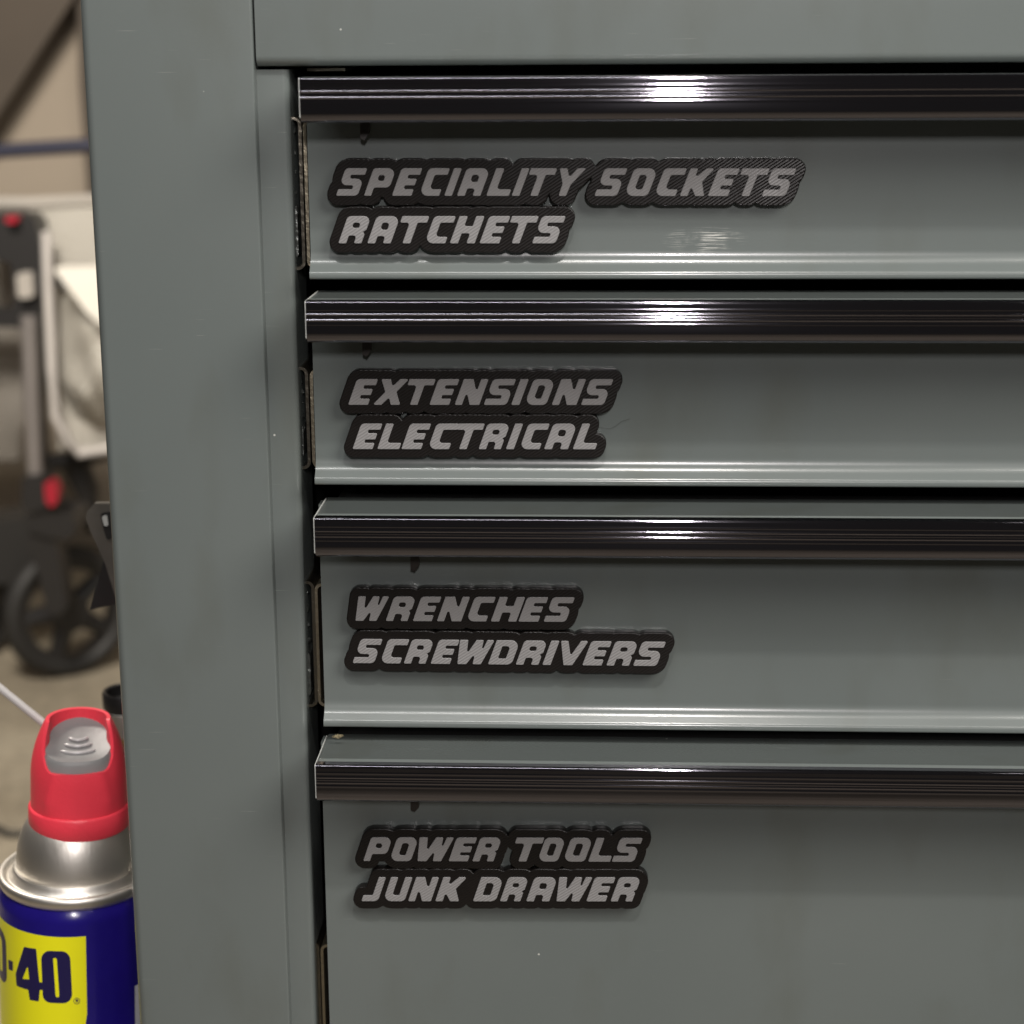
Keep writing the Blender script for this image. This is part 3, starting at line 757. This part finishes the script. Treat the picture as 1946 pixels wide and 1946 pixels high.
def can_hit(u, v):
    """where the sight line of a photo pixel meets the can's side, in can coordinates"""
    d = fwd + rt*((u-N/2)/FPX) + up*((N/2-v)/FPX)
    o = inv @ CAM; dd = inv.to_3x3() @ d
    A_ = dd.x**2+dd.y**2; B_ = o.x*dd.x+o.y*dd.y; C_ = o.x**2+o.y**2-RC**2
    disc = B_*B_-A_*C_
    t = (-B_-math.sqrt(max(0, disc)))/A_
    return o+dd*t
def am(u, v): p = can_hit(u, v); return RC*math.atan2(p.x, -p.y)
def zm(u, v): return can_hit(u, v).z
corner = can_hit(163, 1779); lowc = can_hit(171, 1926)
ar = RC*math.atan2(corner.x, -corner.y)
ident = lambda a, b: a
ident2 = lambda a, b: b
zl = corner.z
wrap([[(ar, zl), (ar-.075, zl), (ar-.075, .02), (ar-.012, .02), (ar, lowc.z)]], YEL, 'yellow_label', ident2, ident, .00006)
def px(poly): return [(am(u, v), zm(u, v)) for u, v in poly]
def dense(poly, n=6):
    o = []
    for i in range(len(poly)):
        a = poly[i]; b = poly[(i+1) % len(poly)]
        for k in range(n): o.append((a[0]+(b[0]-a[0])*k/n, a[1]+(b[1]-a[1])*k/n))
    return o
def chars(polys, name='printed_character'):
    wrap([px(rounded_poly(p, 5)) for p in polys], NAVY, name, ident2, ident, .00014)
chars([[(46, 1799, 2), (69, 1803, 2), (75, 1866, 1), (81, 1867, 1), (81, 1881, 1), (76, 1881, 1), (74, 1903, 2), (57, 1900, 2), (54, 1881, 1), (32, 1873, 2), (30, 1851, 3)],
       [(53, 1835, 1), (56, 1861, 1), (43, 1860, 1)]])
chars([[(78, 1806, 16), (133, 1808, 17), (138, 1907, 17), (82, 1905, 16)], [(101, 1820, 5), (108, 1820, 5), (113, 1895, 5), (106, 1895, 5)]])
chars([[(16, 1823, 1), (25, 1827, 1), (25, 1845, 1), (17, 1842, 1)]])
# the letter D left of the dash, mostly round the corner of the can
a4 = am(12, 1800); zt4 = zm(12, 1775); zb4 = zm(12, 1872)
wd_ = .0135
def arc(poly): return rounded_poly(poly, 5)
wrap([arc([(a4-wd_, zt4), (a4, zt4, .005), (a4, zb4, .005), (a4-wd_, zb4)]), arc([(a4-wd_+.0045, zt4-.004), (a4-.0045, zt4-.004, .002), (a4-.0045, zb4+.004, .002), (a4-wd_+.0045, zb4+.004)])], NAVY, 'printed_character', ident2, ident, .00014)
a5 = a4-wd_-.0016
wrap([arc([(a5-.017, zt4), (a5-.013, zt4), (a5-.011, zb4+.009), (a5-.0095, zt4), (a5-.0065, zt4), (a5-.005, zb4+.009), (a5-.004, zt4), (a5, zt4), (a5-.002, zb4), (a5-.007, zb4), (a5-.0082, zt4-.009), (a5-.0095, zb4), (a5-.0145, zb4)])], NAVY, 'printed_character', ident2, ident, .00014)
# small registered mark
def circ(cu, cv, r_, n=20): return [(cu+r_*math.cos(2*math.pi*k/n), cv+r_*math.sin(2*math.pi*k/n)) for k in range(n)]
wrap([px(circ(146, 1902, 6.2)), px(circ(146, 1902, 5.2))], NAVY, 'registered_mark', ident2, ident, .00014)
wrap([px([(144, 1905.5), (144, 1898.5), (148, 1898.5), (149, 1900), (148, 1902), (149.5, 1905.5), (148, 1905.5), (146.6, 1902.6), (145.4, 1902.6), (145.4, 1905.5)])], NAVY, 'registered_mark', ident2, ident, .00014)
wh = can_hit(256, 1874); aw = RC*math.atan2(wh.x, -wh.y)
wrap([[(aw, wh.z), (aw+.03, wh.z), (aw+.03, .02), (aw, .02)]], WHITE, 'white_label', ident2, ident, .00006)

# black-capped slim canister behind the spray can
bp = W(240, 1318, .215)
bot = empty('canister', (bp.x, .215, shelf_z), 'slim amber canister with black cap standing behind the spray can', 'canister')
bh = bp.z-shelf_z
bm = bmesh.new(); lathe(bm, [(.001, 0), (.0145, 0), (.015, .001), (.015, bh-.034), (.0135, bh-.028), (.0115, bh-.020)], 40); o = cpart('body', bm, AMBER, bot)
bm = bmesh.new(); lathe(bm, [(.0116, bh-.020), (.0120, bh-.014), (.0118, bh-.008), (.0105, bh-.007)], 40); cpart('collar', bm, CANMET, bot)
bm = bmesh.new(); lathe(bm, [(.0112, bh-.008), (.0118, bh-.006), (.0118, bh+.001), (.0112, bh+.002), (.0100, bh+.0015), (.0096, bh-.003), (.001, bh-.004)], 40); cpart('cap', bm, BLACK, bot)

# shelf on the chest's side that carries both (below the picture)
bm = bmesh.new(); box(bm, XP0-.10, XP0+.0062, .012, .30, shelf_z-.003, shelf_z-.0002, .001)
bmobj('side_shelf', bm, PAINT, chest)

# ------------------------------------------------------------------ background: folding wagon, dark slabs at the wall, cable
def pt(u, v, y): return W(u, v, y)
wagon = empty('folding_wagon', (W(60, 1270, YW).x, YW, FLOOR), 'folding cart with cream canvas sides, black hubs and a black spoked wheel', 'wagon')
def bs(name, uvs, y, th, mat, bev=.006, parent=None):
    bm = bmesh.new(); slab(bm, rounded_poly([(*p, 8) if len(p) == 2 else p for p in uvs], 4), y, y+th)
    return bmobj(name, bm, mat, parent or wagon, smooth=True, angle=50)
# canvas side as a gently rumpled sheet with thickness
def canvas(name, corners, y, amp, mat, seed, nx=26, nz=26, parent=None):
    rnd = random.Random(seed); ph = [rnd.random()*6 for _ in range(6)]
    (a, b, c, d) = corners          # tl, tr, br, bl
    bm = bmesh.new(); gr = []
    for j in range(nz+1):
        row = []
        for i in range(nx+1):
            s, t = i/nx, j/nz
            u = (a[0]*(1-s)+b[0]*s)*(1-t)+(d[0]*(1-s)+c[0]*s)*t
            v = (a[1]*(1-s)+b[1]*s)*(1-t)+(d[1]*(1-s)+c[1]*s)*t
            yy = y+amp*(math.sin(7*s+3*t+ph[0])*.5+math.sin(13*s-5*t+ph[1])*.3+math.sin(4*s+9*t+ph[2])*.3)
            row.append(bm.verts.new(W(u, v, yy)))
        gr.append(row)
    for j in range(nz):
        for i in range(nx): bm.faces.new((gr[j][i], gr[j][i+1], gr[j+1][i+1], gr[j+1][i]))
    r_ = bmesh.ops.solidify(bm, geom=bm.faces[:], thickness=.006)
    return bmobj(name, bm, mat, parent or wagon, angle=80)
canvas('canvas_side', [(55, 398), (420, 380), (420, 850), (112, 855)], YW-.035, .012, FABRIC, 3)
bm = bmesh.new(); tube(bm, [pt(-260, 384, YW), pt(60, 386, YW), pt(180, 380, YW), pt(420, 376, YW)], .011, 14); bmobj('canvas_rim', bm, FABGREY, wagon)
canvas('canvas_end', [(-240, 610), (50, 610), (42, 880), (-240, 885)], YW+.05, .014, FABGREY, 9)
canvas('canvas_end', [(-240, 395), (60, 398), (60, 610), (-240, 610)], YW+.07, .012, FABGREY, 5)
# pocket with flap
bm = bmesh.new(); gr = []
for jj in range(41):
    row = []
    for ii in range(41):
        a_, t = ii/40, jj/40
        u = 108+18*t*t*0+(1-t)*6+t*34*(max(0, t-.7)/.3)+a_*(420-110); v = 556+t*(258-24*(1-min(1, a_/.15)))
        bl = math.sin(min(a_/.32, 1)*math.pi/2)*math.sin(min((1-t)/.28, 1)*math.pi/2)
        wr_ = .012*math.sin(26*a_-9*t)*bl+.010*math.sin(15*t+17*a_+1.0)*bl+.016*math.exp(-((a_-.24+.12*t)/.03)**2)*math.exp(-((t-.78)/.12)**2)
        row.append(bm.verts.new(W(u, v, YW-.045-.10*bl-wr_)))
    gr.append(row)
for jj in range(40):
    for ii in range(40): bm.faces.new((gr[jj][ii], gr[jj][ii+1], gr[jj+1][ii+1], gr[jj+1][ii]))
bmesh.ops.solidify(bm, geom=bm.faces[:], thickness=.004)
bmobj('pocket', bm, FABRIC, wagon, angle=80)
bs('pocket_flap', [(100, 508), (420, 500), (420, 640), (215, 630), (190, 618), (165, 595), (135, 555), (112, 525)], YW-.165, .018, FABRIC)
bm = bmesh.new(); tube(bm, [pt(88, 440, YW-.09), pt(92, 560, YW-.09), pt(97, 700, YW-.09), pt(106, 790, YW-.09), pt(127, 835, YW-.08), pt(150, 862, YW-.06), pt(230, 850, YW-.06)], .0088, 12); bmobj('piping', bm, FABPIPE, wagon)
bm = bmesh.new(); tube(bm, [pt(112, 522, YW-.08), pt(118, 540, YW-.08), pt(124, 548, YW-.08)], .008, 10); bmobj('flap_loop', bm, BLACK, wagon)
bs('canvas_bottom', [(118, 800), (165, 832), (420, 800), (420, 880), (180, 868), (140, 862)], YW+.0, .03, FABGREY)
# upright: black hubs, tube, red buttons
bs('corner_hub', [(-60, 408), (55, 406), (68, 420), (76, 470), (80, 520), (78, 560), (64, 566), (24, 560), (20, 500), (-60, 480)], YW-.10, .06, BLACK)
bm = bmesh.new(); slab(bm, rounded_poly([(10, 411, 5), (32, 411, 5), (32, 424, 5), (10, 424, 5)]), YW-.125, YW-.099); bmobj('red_button', bm, REDP, wagon)
bs('strap', [(30, 520), (60, 516), (64, 565), (34, 568)], YW-.115, .014, FABGREY)
bs('corner_hub', [(-60, 585), (20, 590), (28, 565), (76, 560), (74, 700), (78, 900), (70, 900), (66, 640), (30, 622), (-60, 622)], YW-.09, .05, BLACK)
bm = bmesh.new(); tube(bm, [pt(54, 600, YW-.13), pt(60, 760, YW-.13), pt(68, 925, YW-.13)], .0135, 18); bmobj('upright_tube', bm, STEEL, wagon)
bs('lower_hub', [(42, 905), (80, 902), (92, 935), (92, 965), (60, 975), (40, 960)], YW-.15, .06, BLACK)
bm = bmesh.new(); slab(bm, rounded_poly([(84, 920, 6), (98, 912, 6), (110, 935, 6), (108, 955, 6), (95, 966, 6), (86, 950, 6)]), YW-.16, YW-.13); bmobj('red_button', bm, REDP, wagon)
bs('caster_head', [(42, 976), (100, 968), (138, 980), (146, 1008), (130, 1025), (90, 1022), (55, 1010)], YW-.14, .09, BLACK)
bm = bmesh.new(); tube(bm, [pt(85, 880, YW+.02), pt(150, 872, YW+.02), pt(205, 858, YW+.02), pt(330, 840, YW+.02)], .016, 12); bmobj('lower_frame_tube', bm, BLACK, wagon)
bm = bmesh.new(); tube(bm, [pt(142, 880, YW+.06), pt(165, 930, YW+.06), pt(176, 1010, YW+.06)], [.028, .024, .012], 12); bmobj('lower_frame_tube', bm, BLACK, wagon)
# wheel: tyre, rim with spokes, fork
WC = W(128, 1160, YW); wr = WC.z-FLOOR
TURN = R(38)
def wheel(name, centre, rad, turn, parent, par_obj):
    M = Matrix.Translation(centre) @ Matrix.Rotation(turn, 4, 'Z') @ Matrix.Rotation(R(90), 4, 'X')
    bm = bmesh.new(); n, m_ = 56, 14; tr = rad*.15; rings = []
    for i in range(n):
        a = 2*math.pi*i/n; ring = []
        for k in range(m_):
            b = 2*math.pi*k/m_; r_ = rad-tr+tr*math.cos(b); ring.append(bm.verts.new(M @ Vector((r_*math.cos(a), r_*math.sin(a), tr*1.25*math.sin(b)))))
        rings.append(ring)
    for i in range(n):
        for k in range(m_): bm.faces.new((rings[i][k], rings[(i+1) % n][k], rings[(i+1) % n][(k+1) % m_], rings[i][(k+1) % m_]))
    ty = bmobj('wheel', bm, RUBBER, parent)
    bm = bmesh.new()
    for i in range(n):
        a0, a1 = 2*math.pi*i/n, 2*math.pi*(i+1)/n
        q = [(rad*.76, a0), (rad*.66, a0), (rad*.66, a1), (rad*.76, a1)]
        for z in (-.014, .014): bm.faces.new([bm.verts.new(M @ Vector((r_*math.cos(a), r_*math.sin(a), z))) for r_, a in q])
        bm.faces.new([bm.verts.new(M @ Vector((rad*.66*math.cos(a), rad*.66*math.sin(a), z))) for a, z in ((a0, -.014), (a1, -.014), (a1, .014), (a0, .014))])
    bmobj('rim', bm, BLACK, ty)
    for k in range(5):
        a = 2*math.pi*k/5+R(38); bm = bmesh.new()
        tube(bm, [M @ Vector((rad*.1*math.cos(a), rad*.1*math.sin(a), 0)), M @ Vector((rad*.70*math.cos(a), rad*.70*math.sin(a), 0))], [rad*.17, rad*.12], 10)
        bmobj('spoke', bm, BLACK, ty)
    bm = bmesh.new(); tube(bm, [M @ Vector((0, 0, -.026)), M @ Vector((0, 0, .026))], rad*.28, 20); bmobj('hub', bm, BLACK, ty)
wheel('wheel', WC, wr, TURN, wagon, None)
bs('fork', [(60, 1005), (100, 1000), (112, 1060), (128, 1150), (112, 1172), (90, 1165), (70, 1080), (45, 1030)], YW-.13, .05, BLACK)
# second front corner of the wagon, farther left
bs('rear_caster', [(-60, 1000), (40, 985), (62, 1010), (58, 1075), (20, 1110), (-60, 1110)], YW+.02, .12, RUBBER)
WC2 = W(-75, 1150, YW); wheel('wheel', Vector((WC2.x, YW+.1, FLOOR+wr)), wr, R(70), wagon, None)
# push bar: navy foam grip
bm = bmesh.new(); tube(bm, [pt(-420, 384, YW), pt(-330, 300, YW-.03), pt(-120, 297, YW-.03), pt(0, 287, YW-.03), pt(180, 276, YW-.03), pt(330, 276, YW-.03), pt(440, 380, YW)], .0125, 16)
bmobj('push_bar', bm, NAVYC, wagon)

# dark brown slanting slab and narrow upright strip against the wall
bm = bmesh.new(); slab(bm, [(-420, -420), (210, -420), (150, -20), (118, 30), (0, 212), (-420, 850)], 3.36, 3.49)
tag(bmobj('slanting_slab', bm, BROWN, None, smooth=False), 'dark brown flat shape with a slanting edge against the beige wall', 'board')
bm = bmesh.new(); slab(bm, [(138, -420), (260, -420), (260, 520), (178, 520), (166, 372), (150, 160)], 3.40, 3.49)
tag(bmobj('upright_strip', bm, BROWN, None, smooth=False), 'narrow dark upright strip on the beige wall beside the chest', 'trim')
# dark cable on the floor, left of the can
def onfloor(u, v):
    d = fwd + rt*((u-N/2)/FPX) + up*((N/2-v)/FPX); return CAM+d*((FLOOR+.006-CAM.z)/d.z)
bm = bmesh.new(); tube(bm, [onfloor(*p) for p in ((-120, 1500), (-50, 1545), (-10, 1572), (18, 1585), (48, 1584), (70, 1570), (120, 1530), (200, 1520), (330, 1560))], .005, 10)
tag(bmobj('cable', bm, RUBBER, None), 'dark cable lying on the concrete floor behind the spray can', 'cable')

# lint and hairs caught on the chest
HAIR = plain('tan_lint', (.30, .25, .15), .7)
HAIRD = plain('dark_hair', (.05, .045, .04), .6)
def tuft(u, v, y, n, size, seed, label):
    rnd = random.Random(seed); c = W(u, v, y); bm = bmesh.new()
    for k in range(n):
        a = rnd.random()*6.28; L = size*(.5+rnd.random()); p = Vector((c.x+size*.5*(rnd.random()-.5), c.y+size*.3*(rnd.random()-.5), c.z+.0003))
        d = Vector((math.cos(a), .4*math.sin(a), .15+.25*rnd.random())); w = Vector((rnd.random()-.5, rnd.random()-.5, rnd.random()-.3))*size*.5
        tube(bm, [p, p+d*L*.33+w, p+d*L*.66+w*.6, p+d*L*.85-w*.3], [.00010, .00010, .00009, .00005], 5)
    o = bmobj('lint', bm, HAIR); tag(o, label, 'lint'); return o
tuft(640, 1403, -.006, 24, .0024, 4, 'tuft of tan lint at the left corner of the bottom drawer lip')
bm = bmesh.new(); tube(bm, [W(1138, 812, -.001), W(1158, 815, -.0015), W(1172, 809, -.0015), W(1180, 801, -.0012), W(1197, 796, -.0008)], [.00005]*5, 5)
tag(bmobj('hair', bm, HAIRD), 'short dark hair stuck right of the ELECTRICAL tag', 'hair')
